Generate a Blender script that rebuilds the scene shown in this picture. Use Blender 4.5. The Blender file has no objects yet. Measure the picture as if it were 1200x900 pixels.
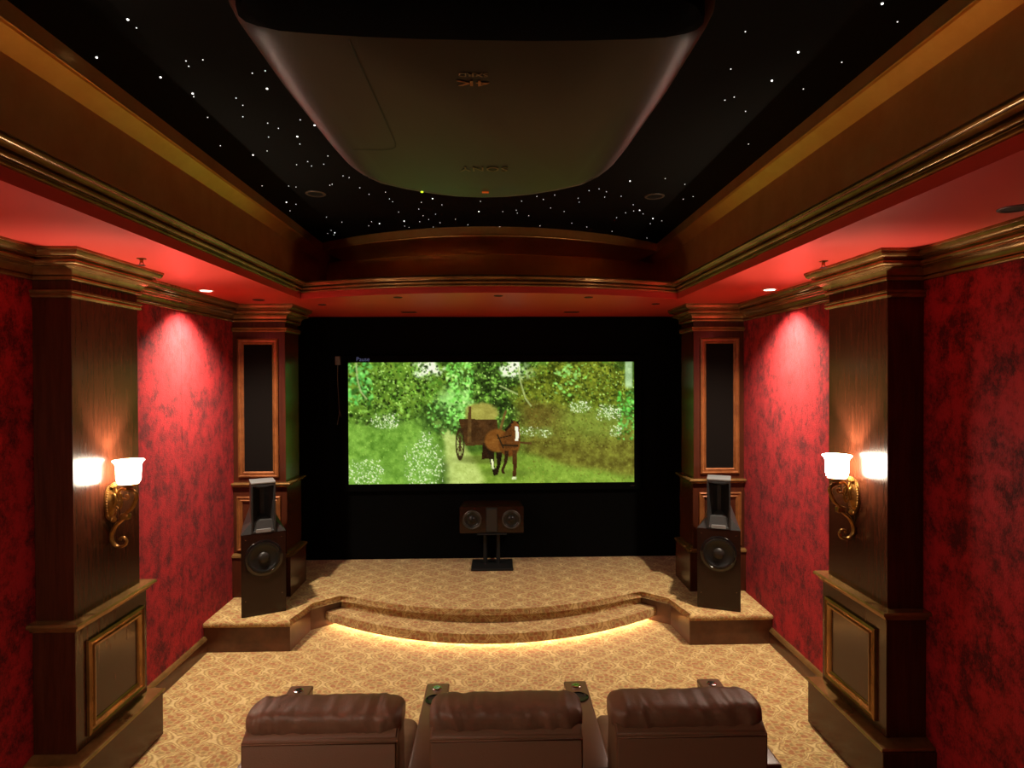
import bpy, bmesh, math, random
import numpy as np
from mathutils import Vector, Matrix, noise
random.seed(7)
SC = bpy.context.scene
COL = SC.collection
R = math.radians
PI = math.pi
H = 2.851          # underside of the red soffit
HC = 3.442         # star ceiling
HT = 3.305         # foot of the gold chamfer of the tray
W = 2.306          # half width of the room
T = 1.573          # half width of the tray at the soffit
YF = 6.449         # screen wall
YB = -2.6          # rear wall
ST = 0.251         # stage height

# ---------------------------------------------------------------- camera
cam = bpy.data.cameras.new('camera')
cam.sensor_fit = 'HORIZONTAL'; cam.sensor_width = 36.0
cam.lens = 700.087 / 1200 * 36.0
cam.shift_x = -0.769 / 1200; cam.shift_y = -1.973 / 1200
cam.clip_start = 0.02
co = bpy.data.objects.new('camera', cam); COL.objects.link(co)
_y, _p, _r = R(1.517), R(0.504), R(0.218)
_f = Vector((math.sin(_y) * math.cos(_p), math.cos(_y) * math.cos(_p), -math.sin(_p)))
_rt = Vector((math.cos(_y), -math.sin(_y), 0)); _up = _rt.cross(_f)
_m = Matrix((_rt, _up, -_f)).transposed() @ Matrix.Rotation(-_r, 3, 'Z')
co.matrix_world = Matrix.Translation((0.05, 0, 2.2)) @ _m.to_4x4()
SC.camera = co
# ---------------------------------------------------------------- world, exposure
wd = bpy.data.worlds.new('world'); SC.world = wd; wd.use_nodes = True
wd.node_tree.nodes['Background'].inputs[0].default_value = (0.01, 0.008, 0.006, 1)
wd.node_tree.nodes['Background'].inputs[1].default_value = 0.05
SC.view_settings.view_transform = 'Standard'; SC.view_settings.look = 'None'
SC.view_settings.exposure = 0.0; SC.view_settings.gamma = 1.0
SC.view_settings.use_curve_mapping = False
# light levels (each is used in that lamp's builder further down)
CAN_FLOOD, CAN_CORE = 355.0, 34.0
SCONCE_BULB, SHADE_GLOW = 66.0, 75.0
ROPE_GLOW = 75.0
SCREEN_GLOW = 0.95
REAR_FILL_BULB, REAR_FILL_CAN = 110.0, 90.0  # levels of the two added lamps outside the view
WARM = (1.0, 0.88, 0.70)
WARMER = (1.0, 0.70, 0.40)

# ---------------------------------------------------------------- materials
def srgb(r, g, b):
    f = lambda c: (c / 12.92 if c <= .04045 else ((c + .055) / 1.055) ** 2.4)
    return (f(r / 255), f(g / 255), f(b / 255), 1)
def mat(name, col, rough=.5, metal=0., spec=.5, coat=0., sheen=0., sheen_tint=(1, 1, 1, 1), var=None, scale=8., bump=0., bscale=60., emit=None, estr=0., stretch=(1, 1, 1), coat_rough=.1, detail=4., lo=.35, hi=.65, drough=.65):
    m = bpy.data.materials.new(name); m.use_nodes = True
    nt = m.node_tree; N = nt.nodes; L = nt.links
    b = N['Principled BSDF']
    b.inputs['Base Color'].default_value = col
    b.inputs['Roughness'].default_value = rough; b.inputs['Metallic'].default_value = metal
    b.inputs['Specular IOR Level'].default_value = spec
    b.inputs['Coat Weight'].default_value = coat; b.inputs['Coat Roughness'].default_value = coat_rough
    b.inputs['Sheen Weight'].default_value = sheen; b.inputs['Sheen Tint'].default_value = sheen_tint
    if emit: b.inputs['Emission Color'].default_value = emit; b.inputs['Emission Strength'].default_value = estr
    if var or bump:
        g = N.new('ShaderNodeNewGeometry'); mp = N.new('ShaderNodeMapping'); mp.inputs['Scale'].default_value = stretch
        L.new(g.outputs['Position'], mp.inputs[0])
    if var:
        n = N.new('ShaderNodeTexNoise'); n.inputs['Scale'].default_value = scale; n.inputs['Detail'].default_value = detail; n.inputs['Roughness'].default_value = drough
        L.new(mp.outputs[0], n.inputs['Vector'])
        r = N.new('ShaderNodeValToRGB'); r.color_ramp.elements[0].position = lo; r.color_ramp.elements[1].position = hi
        r.color_ramp.elements[0].color = var; r.color_ramp.elements[1].color = col
        L.new(n.outputs[0], r.inputs[0]); L.new(r.outputs[0], b.inputs['Base Color'])
    if bump:
        n2 = N.new('ShaderNodeTexNoise'); n2.inputs['Scale'].default_value = bscale; n2.inputs['Detail'].default_value = 3
        L.new(mp.outputs[0], n2.inputs['Vector'])
        bp = N.new('ShaderNodeBump'); bp.inputs['Strength'].default_value = bump; bp.inputs['Distance'].default_value = .01
        L.new(n2.outputs[0], bp.inputs['Height']); L.new(bp.outputs[0], b.inputs['Normal'])
    return m
def emis(name, col, s):
    m = bpy.data.materials.new(name); m.use_nodes = True; nt = m.node_tree
    nt.nodes.clear(); e = nt.nodes.new('ShaderNodeEmission'); o = nt.nodes.new('ShaderNodeOutputMaterial')
    e.inputs[0].default_value = (*col[:3], 1); e.inputs[1].default_value = s; nt.links.new(e.outputs[0], o.inputs[0]); return m

M = {}
M['velvet'] = mat('red_velvet', srgb(178, 26, 34), .8, spec=.25, sheen=.2, sheen_tint=srgb(255, 130, 130), var=srgb(72, 3, 9), scale=6.5, stretch=(1, 1, .8), detail=12, drough=.84, bump=.3, bscale=140, lo=.42, hi=.565)
M['soffit'] = mat('red_paint', srgb(200, 60, 48), .4, spec=.45)
M['black_velvet'] = mat('black_velvet', (.0022, .0021, .002, 1), .95, spec=.05)
M['black_sky'] = mat('black_ceiling_felt', (.005, .0042, .0034, 1), .95, spec=.1)
M['wood'] = mat('dark_mahogany', srgb(72, 33, 19), .24, spec=.3, coat=.12, coat_rough=.12, var=srgb(56, 25, 14), scale=5, stretch=(9, 9, .7), detail=5)
M['woodflat'] = mat('brown_riser_wood', srgb(92, 52, 31), .35, spec=.4, coat=.2, var=srgb(70, 36, 20), scale=6, stretch=(1, 1, 1))
M['gold'] = mat('antique_gold_trim', srgb(164, 122, 72), .24, metal=.65, spec=.4, var=srgb(128, 92, 50), scale=6, detail=3)
M['framewood'] = mat('gilded_frame_wood', srgb(148, 90, 48), .3, metal=.3, spec=.4, var=srgb(112, 62, 30), scale=9, detail=4)
M['satin'] = mat('satin_grey_metal', (.3, .3, .3, 1), .3, metal=.5)
M['tray'] = mat('bronze_metallic_paint', srgb(255, 196, 112), .42, metal=.8, spec=.4, var=srgb(244, 176, 92), scale=5, detail=6)
M['leather'] = mat('brown_leather', srgb(138, 100, 78), .45, spec=.4, var=srgb(120, 84, 64), scale=7, bump=.15, bscale=220)
M['leather_arm'] = mat('smooth_armrest_leather', srgb(112, 78, 58), .32, spec=.5, bump=.08, bscale=220)
M['leather_dark'] = mat('dark_brown_leather', srgb(128, 90, 66), .5, spec=.35, bump=.12, bscale=220)
M['blackgloss'] = mat('black_lacquer', (.006, .005, .005, 1), .12, spec=.5, coat=.4, coat_rough=.05)
M['cabinet'] = mat('dark_lacquered_cabinet', srgb(36, 17, 11), .16, spec=.3, coat=.15, coat_rough=.06, var=srgb(30, 14, 10), scale=3, stretch=(8, 8, .6))
M['black'] = mat('matt_black', (.008, .008, .008, 1), .5, spec=.3)
M['grille'] = mat('black_speaker_cloth', srgb(18, 14, 12), .95, spec=.05, bump=.2, bscale=400)
M['rubber'] = mat('woofer_rubber', (.007, .0065, .006, 1), .35, spec=.35)
M['cone'] = mat('woofer_cone', (.014, .011, .009, 1), .45, spec=.35)
M['horn'] = mat('satin_black_horn', (.02, .018, .017, 1), .3, spec=.5)
M['brass'] = mat('antique_brass', srgb(186, 134, 66), .33, metal=.85, var=srgb(120, 80, 34), scale=30)
M['chrome'] = mat('chrome', (.75, .75, .75, 1), .12, metal=1)
M['steel'] = mat('dark_metal', (.06, .055, .05, 1), .35, metal=.7)
M['proj'] = mat('projector_case', srgb(58, 50, 42), .42, spec=.35)
M['projback'] = mat('projector_black', (.002, .002, .002, 1), .9, spec=.05)
M['badge'] = mat('orange_print', srgb(190, 118, 54), .5)
M['badge2'] = mat('grey_print', srgb(160, 132, 94), .5)
M['logo'] = mat('bronze_logo', srgb(140, 112, 70), .4, metal=.2)
M['amber'] = mat('amber_mark', srgb(200, 90, 30), .5, emit=srgb(220, 90, 20), estr=.35)
M['led'] = emis('green_led', srgb(190, 255, 40), 2.5)
M['star'] = emis('star_point', (1, .97, .9), 3.0)
M['starsmall'] = emis('star_point_small', (1, .97, .9), 1.3)
M['rope'] = emis('rope_light', (1.0, .76, .47), ROPE_GLOW)
M['lens'] = emis('lamp_lens', (1, .86, .66), 14)
M['shoulder'] = mat('satin_black_lacquer', (.03, .028, .027, 1), .3, spec=.8)
M['shade'] = emis('glowing_glass', (1, .86, .66), SHADE_GLOW)
M['caption'] = emis('caption_glow', srgb(150, 150, 200), .22)
M['white'] = mat('white_metal', (.7, .68, .62, 1), .4)
M['trimring'] = mat('can_trim', srgb(74, 58, 44), .5)
M['canred'] = mat('dark_red_can', srgb(60, 14, 10), .5)
M['wire'] = mat('wire', srgb(120, 104, 92), .5)

def carpet():
    m = bpy.data.materials.new('patterned_carpet'); m.use_nodes = True
    nt = m.node_tree; N = nt.nodes; L = nt.links; b = N['Principled BSDF']
    b.inputs['Roughness'].default_value = .95; b.inputs['Specular IOR Level'].default_value = .1
    b.inputs['Sheen Weight'].default_value = .15
    def math_(op, a, c=None, d=None):
        n = N.new('ShaderNodeMath'); n.operation = op
        for i, v in enumerate((a, c, d)):
            if v is None: continue
            if isinstance(v, (int, float)): n.inputs[i].default_value = v
            else: L.new(v, n.inputs[i])
        return n.outputs[0]
    g = N.new('ShaderNodeNewGeometry')
    nz = N.new('ShaderNodeTexNoise'); nz.inputs['Scale'].default_value = 9; L.new(g.outputs['Position'], nz.inputs['Vector'])
    s = N.new('ShaderNodeSeparateXYZ'); L.new(g.outputs['Position'], s.inputs[0])
    wob = math_('MULTIPLY', math_('SUBTRACT', nz.outputs[0], .5), .085)
    x = math_('ADD', s.outputs[0], wob); yv = math_('SUBTRACT', math_('ADD', s.outputs[1], s.outputs[2]), wob)
    u = math_('MULTIPLY', x, 2 * PI / .24); v = math_('MULTIPLY', yv, 2 * PI / .21)
    lat = math_('ADD', math_('COSINE', u), math_('COSINE', math_('MULTIPLY', math_('SINE', math_('MULTIPLY', v, .5)), PI)))          # staggered lattice
    al = math_('ABSOLUTE', lat)
    fine = math_('MULTIPLY', math_('COSINE', math_('MULTIPLY', u, 3)), math_('COSINE', math_('MULTIPLY', v, 3)))
    nf = N.new('ShaderNodeTexNoise'); nf.inputs['Scale'].default_value = 42; nf.inputs['Detail'].default_value = 3; L.new(g.outputs['Position'], nf.inputs['Vector'])
    def band(val, lo, hi, soft):
        a = N.new('ShaderNodeMapRange'); a.interpolation_type = 'SMOOTHSTEP'; L.new(val, a.inputs[0]); a.inputs[1].default_value = lo - soft; a.inputs[2].default_value = lo + soft
        c = N.new('ShaderNodeMapRange'); c.interpolation_type = 'SMOOTHSTEP'; L.new(val, c.inputs[0]); c.inputs[1].default_value = hi - soft; c.inputs[2].default_value = hi + soft
        return math_('MULTIPLY', a.outputs[0], math_('SUBTRACT', 1, c.outputs[0]))
    def mix(fac, c1, c2):
        n = N.new('ShaderNodeMix'); n.data_type = 'RGBA'; L.new(fac, n.inputs[0])
        if isinstance(c1, tuple): n.inputs[6].default_value = c1
        else: L.new(c1, n.inputs[6])
        n.inputs[7].default_value = c2; return n.outputs[2]
    g2 = math_('ADD', math_('POWER', math_('SINE', u), 2), math_('POWER', math_('SINE', v), 2))
    dist = math_('DIVIDE', al, math_('SQRT', math_('ADD', g2, .06)))
    base = srgb(202, 174, 112)
    ground = mix(band(nf.outputs[0], .48, 1.2, .1), base, srgb(176, 140, 90))
    vine = mix(math_('MULTIPLY', band(dist, .14, .30, .05), .6), ground, srgb(130, 98, 58))
    vine2 = mix(math_('MULTIPLY', band(dist, -.3, .09, .05), .4), vine, srgb(216, 188, 136))
    ring = mix(math_('MULTIPLY', band(dist, .62, .84, .08), .45), vine2, srgb(134, 104, 60))
    med = mix(math_('MULTIPLY', band(math_('ADD', al, math_('MULTIPLY', nf.outputs[0], .6)), 1.25, 3, .25), .45), ring, srgb(160, 124, 78))
    redm = math_('MULTIPLY', band(math_('ADD', fine, math_('MULTIPLY', math_('SUBTRACT', nf.outputs[0], .5), 1.6)), .25, 2, .2), band(al, .6, 3, .2))
    red = mix(math_('MULTIPLY', redm, .68), med, srgb(150, 84, 54))
    grn = math_('MULTIPLY', band(fine, -2, -.45, .1), band(al, .8, 3, .1))
    fin = mix(math_('MULTIPLY', grn, .5), red, srgb(124, 104, 60))
    L.new(fin, b.inputs['Base Color'])
    pb = N.new('ShaderNodeTexNoise'); pb.inputs['Scale'].default_value = 260; L.new(g.outputs['Position'], pb.inputs['Vector'])
    bm_ = N.new('ShaderNodeBump'); bm_.inputs['Strength'].default_value = .5; bm_.inputs['Distance'].default_value = .006
    L.new(pb.outputs[0], bm_.inputs['Height']); L.new(bm_.outputs[0], b.inputs['Normal'])
    return m
M['carpet'] = carpet()

# ---------------------------------------------------------------- helpers
def new_bm(): return bmesh.new()
def obj(name, bm, m, parent=None, smooth=None, kind=None, loc=None, rot=None):
    bmesh.ops.recalc_face_normals(bm, faces=bm.faces[:])
    me = bpy.data.meshes.new(name); bm.to_mesh(me); bm.free()
    if isinstance(m, str): m = M[m]
    me.materials.append(m)
    if smooth is not None:
        me.polygons.foreach_set('use_smooth', [True] * len(me.polygons))
        if smooth < 179: me.set_sharp_from_angle(angle=R(smooth))
    o = bpy.data.objects.new(name, me); COL.objects.link(o)
    if parent: o.parent = parent
    if loc: o.location = loc
    if rot: o.rotation_euler = rot
    if kind: o['kind'] = kind
    return o
def struct(name, bm, m, label=None, smooth=None, parent=None):
    o = obj(name, bm, m, parent, smooth, None if parent else 'structure')
    if label: o['label'] = label
    return o
def tag(o, label, cat, group=None):
    o['label'] = label; o['category'] = cat
    if group: o['group'] = group
    return o
def thing(name, label, cat, loc=(0, 0, 0), rz=0., group=None):
    o = bpy.data.objects.new(name, None); o.empty_display_size = .1; COL.objects.link(o)
    o.location = loc; o.rotation_euler = (0, 0, rz)
    return tag(o, label, cat, group)
def box(bm, x0, x1, y0, y1, z0, z1, bev=0., seg=2):
    x0, x1 = min(x0, x1), max(x0, x1); y0, y1 = min(y0, y1), max(y0, y1)
    t = bmesh.new()
    vs = [t.verts.new((x, y, z)) for z in (z0, z1) for y in (y0, y1) for x in (x0, x1)]
    for f in ((0, 2, 3, 1), (4, 5, 7, 6), (0, 1, 5, 4), (2, 6, 7, 3), (0, 4, 6, 2), (1, 3, 7, 5)): t.faces.new([vs[i] for i in f])
    if bev: bmesh.ops.bevel(t, geom=t.edges[:], offset=bev, segments=seg, profile=.5, affect='EDGES')
    join(bm, t); return bm
def join(bm, t, mtx=None):
    if mtx is not None: t.transform(mtx)
    me = bpy.data.meshes.new('tmp'); t.to_mesh(me); t.free(); bm.from_mesh(me); bpy.data.meshes.remove(me)
def prism(bm, pts, z0, z1, bev=0., seg=3, which='both'):
    t = bmesh.new()
    lo = [t.verts.new((x, y, z0)) for x, y in pts]; hi = [t.verts.new((x, y, z1)) for x, y in pts]
    n = len(pts); t.faces.new(list(reversed(lo))); t.faces.new(hi)
    for i in range(n): t.faces.new((lo[i], lo[(i + 1) % n], hi[(i + 1) % n], hi[i]))
    if bev:
        es = [e for e in t.edges if (abs(e.verts[0].co.z - e.verts[1].co.z) < 1e-6 and (which == 'both' or abs(e.verts[0].co.z - z1) < 1e-6))]
        bmesh.ops.bevel(t, geom=es, offset=bev, segments=seg, profile=.5, affect='EDGES')
    bmesh.ops.triangulate(t, faces=[f for f in t.faces if len(f.verts) > 4])
    join(bm, t); return bm
def sweep(bm, path, prof, closed=False, flip=1, capped=True):
    """profile of (out, z) pairs carried along a 2D path; out is to the right of travel * flip; mitred corners"""
    P = [Vector(p) for p in path]; n = len(P); rows = []
    for i in range(n):
        a = P[i] - P[i - 1] if (closed or i > 0) else P[1] - P[0]
        b = P[(i + 1) % n] - P[i] if (closed or i < n - 1) else a
        if not closed and i == n - 1: b = a
        a = a.normalized(); b = b.normalized()
        na = Vector((a.y, -a.x)); nb = Vector((b.y, -b.x)); nm = (na + nb)
        nm = nm / max(nm.dot(na), .15) * flip
        rows.append([bm.verts.new((P[i].x + nm.x * o, P[i].y + nm.y * o, z)) for o, z in prof])
    k = len(prof)
    for i in range(n if closed else n - 1):
        A, B = rows[i], rows[(i + 1) % n]
        for j in range(k - 1): bm.faces.new((A[j], A[j + 1], B[j + 1], B[j]))
    if capped and not closed and k > 2:
        bm.faces.new(rows[0]); bm.faces.new(list(reversed(rows[-1])))
    return bm
def tube(bm, pts, r, seg=8, caps=True):
    P = [Vector(p) for p in pts]; n = len(P); rr = r if isinstance(r, (list, tuple)) else [r] * n
    rows = []; up = None
    for i in range(n):
        t = (P[min(i + 1, n - 1)] - P[max(i - 1, 0)]).normalized()
        if up is None: up = t.orthogonal().normalized()
        up = (up - t * up.dot(t)).normalized(); sd = t.cross(up)
        rows.append([bm.verts.new(P[i] + (up * math.cos(2 * PI * k / seg) + sd * math.sin(2 * PI * k / seg)) * rr[i]) for k in range(seg)])
    for i in range(n - 1):
        for k in range(seg): bm.faces.new((rows[i][k], rows[i][(k + 1) % seg], rows[i + 1][(k + 1) % seg], rows[i + 1][k]))
    if caps: bm.faces.new(rows[0]); bm.faces.new(list(reversed(rows[-1])))
    return bm
def smooth_pts(pts, n=6):
    P = [Vector(p) for p in pts]; out = []
    for i in range(len(P) - 1):
        a, b, c, d = P[max(i - 1, 0)], P[i], P[i + 1], P[min(i + 2, len(P) - 1)]
        for k in range(n):
            t = k / n
            out.append(.5 * ((2 * b) + (c - a) * t + (2 * a - 5 * b + 4 * c - d) * t * t + (3 * b - a - 3 * c + d) * t ** 3))
    out.append(P[-1]); return out
def lathe(bm, prof, seg=24, mtx=None, sx=1., sy=1.):
    t = bmesh.new(); rows = []
    for r, z in prof:
        if r < 1e-5: rows.append([t.verts.new((0, 0, z))])
        else: rows.append([t.verts.new((r * sx * math.cos(2 * PI * k / seg), r * sy * math.sin(2 * PI * k / seg), z)) for k in range(seg)])
    for A, B in zip(rows, rows[1:]):
        for k in range(seg):
            q = (k + 1) % seg
            if len(A) == 1 and len(B) == 1: continue
            if len(A) == 1: t.faces.new((A[0], B[k], B[q]))
            elif len(B) == 1: t.faces.new((A[k], A[q], B[0]))
            else: t.faces.new((A[k], A[q], B[q], B[k]))
    join(bm, t, mtx); return bm
def frame(bm, w0, w1, z0, z1, width, put, prof=None):
    """a mitred picture frame in a plane; put(a, z, out) gives the 3D point"""
    prof = prof or [(0, 0), (0, .016), (.2, .022), (.35, .014), (.6, .012), (.75, .018), (1, .006), (1, 0)]
    rows = []
    for (a, z, da, dz) in ((w0, z0, 1, 1), (w1, z0, -1, 1), (w1, z1, -1, -1), (w0, z1, 1, -1)):
        rows.append([bm.verts.new(put(a + da * t * width, z + dz * t * width, o)) for t, o in prof])
    for i in range(4):
        A, B = rows[i], rows[(i + 1) % 4]
        for j in range(len(prof) - 1): bm.faces.new((A[j], A[j + 1], B[j + 1], B[j]))
    return bm
def cq(cx, cz, r, a0, a1, n=6): return [(cx + r * math.cos(R(a0 + (a1 - a0) * i / n)), cz + r * math.sin(R(a0 + (a1 - a0) * i / n))) for i in range(n + 1)]
def arc(hw, y_end, y_mid, n=24, rev=False):
    p = [(hw * t, y_mid + (y_end - y_mid) * t * t) for t in [(-1 + 2 * i / n) for i in range(n + 1)]]
    return p[::-1] if rev else p
# ================================================================ THE ROOM
struct('floor', box(new_bm(), -W - .1, W + .1, YB - .1, YF + .1, -.1, 0), 'carpet', 'beige patterned carpet floor')
struct('ceiling', box(new_bm(), -W - .1, W + .1, YB - .1, YF + .1, HC, HC + .08), 'black_sky', 'black star ceiling inside the gold tray')
ceiling = bpy.data.objects['ceiling']
struct('wall_front', box(new_bm(), -W - .1, W + .1, YF, YF + .1, 0, HC), 'black_velvet', 'black wall behind the screen')
struct('wall_rear', box(new_bm(), -W - .1, W + .1, YB - .1, YB, 0, HC), 'velvet', 'red wall behind the seats')
for s, nm in ((-1, 'left'), (1, 'right')):
    w = struct('wall_' + nm, box(new_bm(), s * (W + .02), s * (W + .1), YB, YF, 0, HC), 'soffit', 'red wall on the ' + nm)
    seams = [YB, -1.25, .05, 1.4, 2.55, 3.37, 4.53, 5.41]
    if s > 0: seams[6] = 4.47
    pb = 2.74
    for a, b in zip(seams, seams[1:]):
        bm = box(new_bm(), s * W, s * (W + .02), a + .0005, b - .0005, .11, pb)
        obj('fabric_panel', bm, 'velvet', w)
    base_prof = [(-.02, 0), (.026, 0), (.026, .092), (.022, .1), (-.02, .1)]
    cap_prof = [(-.02, .1), (.026, .1), (.03, .106), (.024, .116), (.02, .126), (.008, .134), (-.02, .134)]
    path = [(s * W, YB), (s * W, 4.83)]
    bb = struct('baseboard_' + nm, sweep(new_bm(), path, base_prof, flip=-s), 'woodflat', 'dark wooden baseboard along the %s wall' % nm, 40)
    obj('gold_cap', sweep(new_bm(), path, cap_prof, flip=-s), 'gold', bb, 40)

# crown profile: out from the wall, z
def crown(top=H):
    q = [(0, -.152)] + cq(.008, -.14, .012, -90, 90) + [(.02, -.126), (.02, -.122)] + cq(.058, -.122, .038, 180, 90) + [(.062, -.084), (.062, -.079)] + cq(.062, -.066, .013, -90, 90) + [(.056, -.052), (.056, -.047), (.072, -.047), (.072, -.042)] + cq(.072, -.014, .028, -90, 0) + [(.104, -.012), (.104, 0), (0, 0)]
    return [(a, top + b) for a, b in q]
CR = crown()
struct('trim_1', sweep(new_bm(), [(-W, YB), (-W, YF)], CR, flip=1), 'gold', 'antique gold crown moulding along the left wall', 35)
struct('trim_2', sweep(new_bm(), [(W, YB), (W, YF)], CR, flip=-1), 'gold', 'antique gold crown moulding along the right wall', 35)

# red soffit around the tray
bm = new_bm(); YT = -1.9
box(bm, -W - .05, -T, YB, YF, H, H + .05); box(bm, T, W + .05, YB, YF, H, H + .05); box(bm, -T, T, YB, YT, H, H + .05)
front = arc(T, 5.0, 4.614) + [(T, YF), (-T, YF)]
prism(bm, front, H, H + .05)
struct('trim_3', bm, 'soffit', 'red painted soffit around the ceiling tray')
# tray moulding above the soffit edge
loop = [(-T, YT)] + arc(T, 5.0, 4.614) + [(T, YT)]
mq = [(-.02, H + .05), (.0, H + .05)] + [(a, H + b) for a, b in cq(.004, .06, .01, -90, 80) + [(.008, .073), (.02, .073)] + cq(.026, .081, .011, -110, 90) + [(.022, .0945), (.04, .0945)] + cq(.062, .094, .02, 178, 100, 5) + [(.066, .113)] + cq(.078, .112, .014, -120, 90) + [(-.06, .126), (-.06, .05)]]
struct('trim_4', sweep(new_bm(), loop, mq, closed=True), 'gold', 'antique gold moulding around the lower edge of the tray', 35)
# cove walls of the tray
FX, GX = 1.62, 1.55
bm = new_bm()
box(bm, -1.74, -FX, YT - .1, 6.3, H + .05, HT + .02); box(bm, FX, 1.74, YT - .1, 6.3, H + .05, HT + .02); box(bm, -FX, FX, YT - .16, YT - .06, H + .05, HT + .02)
prism(bm, arc(FX, 5.93, 5.30) + [(FX, 6.35), (-FX, 6.35)], H + .05, HT + .02)
struct('trim_5', bm, 'tray', 'bronze painted sides of the ceiling tray', 30)
# gold sloping band and lip around the star ceiling
bm = new_bm()
LIP = HT + .061
for s in (-1, 1): sweep(bm, [(s * GX, YT - .1), (s * GX, 6.35)], [(0, HC), (0, LIP), (-.075, HT - .002), (-.19, HT - .002), (-.19, HC)], flip=-s)
sweep(bm, arc(GX, 5.55, 4.94), [(0, HC), (0, LIP), (-.37, HT - .02), (-.7, HT - .02), (-.7, HC)], flip=1)
box(bm, -GX, GX, YT - .1, YT + .05, HT, HC)
t6 = struct('trim_6', bm, 'tray', 'bright gold sloping band around the star ceiling', 30)
bead = new_bm()
lp = [(-GX, YT + .05)] + arc(GX, 5.55, 4.94) + [(GX, YT + .05)]
sweep(bead, lp, [(-.004, LIP + .008), (.006, LIP + .01), (.01, LIP + .004), (.007, LIP - .004), (-.003, LIP - .006)], closed=True)
obj('edge_bead', bead, 'tray', t6, 60)

# stars in the ceiling
STARS = "-1.22,2.11,1 -1.22,2.16,0 -1.49,2.36,1 -1.16,2.38,0 -1.09,2.37,0 -1.17,2.42,0 -1.33,2.51,1 -1.27,2.65,1 -1.28,2.68,0 -1.32,2.89,0 -0.94,2.47,0 -0.88,2.45,0 -0.93,2.6,1 -1.1,2.69,0 -1.1,2.76,0 -1.15,2.88,0 -1.06,2.95,0 -1.03,3.01,0 -1.12,3.12,0 -0.84,2.55,0 -0.89,2.91,0 -0.84,2.97,1 -0.97,3.11,1 -0.99,3.21,0 -1.3,3.37,1 -1.2,3.31,0 -0.89,3.38,0 -1.03,3.47,0 -1.03,3.54,0 -1.11,3.52,0 -0.95,3.51,0 -1.42,3.24,0 -1.46,3.91,0 -1.29,3.91,0 -1.25,3.93,0 -1.02,3.89,0 -1.0,3.87,0 -1.43,4.27,1 -1.38,4.32,0 -1.48,4.49,0 -1.26,4.66,0 -1.34,5.08,0 -1.33,5.16,1 -1.36,5.24,0 -1.4,5.19,0 -0.89,3.71,0 -0.86,3.74,0 -0.84,3.94,0 -0.81,4.08,0 -0.69,4.03,0 -0.69,4.18,0 -0.68,4.25,0 -0.48,4.26,0 -0.39,4.17,1 -0.52,4.43,0 -0.34,4.32,0 -0.68,4.51,0 -0.68,4.77,1 -0.7,4.93,0 -0.67,4.97,0 -0.94,4.79,0 -0.99,4.92,0 -0.89,4.85,1 -1.18,4.81,0 -0.51,4.61,0 -0.48,4.72,0 -0.41,4.57,0 -0.56,4.79,0 -0.47,4.96,0 -0.4,4.82,0 -0.27,4.71,0 -0.18,4.88,0 -0.08,4.49,1 -0.06,4.23,0 0.1,4.49,0 0.08,4.94,0 0.2,4.45,0 0.21,4.53,0 0.3,4.6,0 0.23,4.22,0 0.41,4.91,0 0.33,4.11,0 0.38,4.18,0 0.45,4.08,0 0.45,4.39,0 0.56,4.48,0 0.66,4.82,0 0.67,3.98,0 0.73,3.94,0 0.62,4.15,0 0.64,4.24,0 0.8,4.94,0 0.8,4.12,0 0.79,4.0,0 0.91,4.1,0 0.9,3.78,1 1.04,4.3,0 1.08,4.46,0 1.12,4.44,1 1.17,4.54,0 1.28,4.67,1 1.3,4.83,0 1.37,4.74,0 1.03,4.51,0 1.11,3.73,0 1.04,5.09,0 1.4,5.33,0 0.99,4.65,0 0.95,2.14,0 1.21,2.27,1 1.0,2.4,0 1.21,2.49,1 1.42,2.34,0 1.38,2.56,0 1.08,2.67,0 1.11,2.64,0 1.22,2.78,0 1.4,3.17,0 1.34,1.97,1 1.46,2.07,0 1.27,3.84,0 1.41,4.1,0 1.36,4.16,0"
def star_bm(r):
    b = bmesh.new(); bmesh.ops.create_icosphere(b, subdivisions=1, radius=r); return b
for big in (1, 0):
    bm = new_bm()
    for t in STARS.split():
        x, y, g = t.split(',')
        if int(g) == big: join(bm, star_bm(.0046 if big else .0027), Matrix.Translation((float(x), float(y), HC - .001)))
    o = obj('bright_star_lights' if big else 'faint_star_lights', bm, 'star' if big else 'starsmall', ceiling); o['kind'] = 'stuff'

# ================================================================ STAGE
stage = thing('stage', 'low carpeted stage with curved front steps below the screen', 'stage')
XB, YS, XI = 1.611, 4.814, 1.57
def stage_outline(off):
    a = arc(1.36 - off * .3, 5.39 + off, 5.0 + off)
    return [(-W + .002, YS + off), (-XB - off, YS + off), (-XI - off, 5.21 + off * .5)] + a + [(XI + off, 5.21 + off * .5), (XB + off, YS + off), (W - .002, YS + off), (W - .002, YF - .002), (-W + .002, YF - .002)]
obj('carpeted_platform', prism(new_bm(), stage_outline(0), ST - .052, ST, .022, 4), 'carpet', stage, 50)
def board(pa, pb, z0, z1, th=.02):
    a, b = Vector(pa), Vector(pb); d = (b - a).normalized(); n = Vector((-d.y, d.x)) * th
    return prism(new_bm(), [a, b, b + n, a + n], z0, z1)
o_ = .018
for s in (-1, 1):
    P = [(s * (W - .003), YS + o_), (s * (XB + o_ * .5), YS + o_), (s * (XI + o_ * .6), 5.23), (s * 1.35, 5.42)]
    for a, b in zip(P, P[1:]):
        if s < 0: obj('riser_board', board(a, b, .001, ST - .05), 'woodflat', stage)
        else: obj('riser_board', board(b, a, .001, ST - .05), 'woodflat', stage)
up = arc(1.36, 5.41, 5.03) + [(1.36, 5.6), (-1.36, 5.6)]
obj('curved_riser', prism(new_bm(), up, .1, ST - .045), 'carpet', stage, 50)
stp = arc(1.555, 5.375, 4.795) + [(1.4, 5.5), (-1.4, 5.5)]
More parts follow.
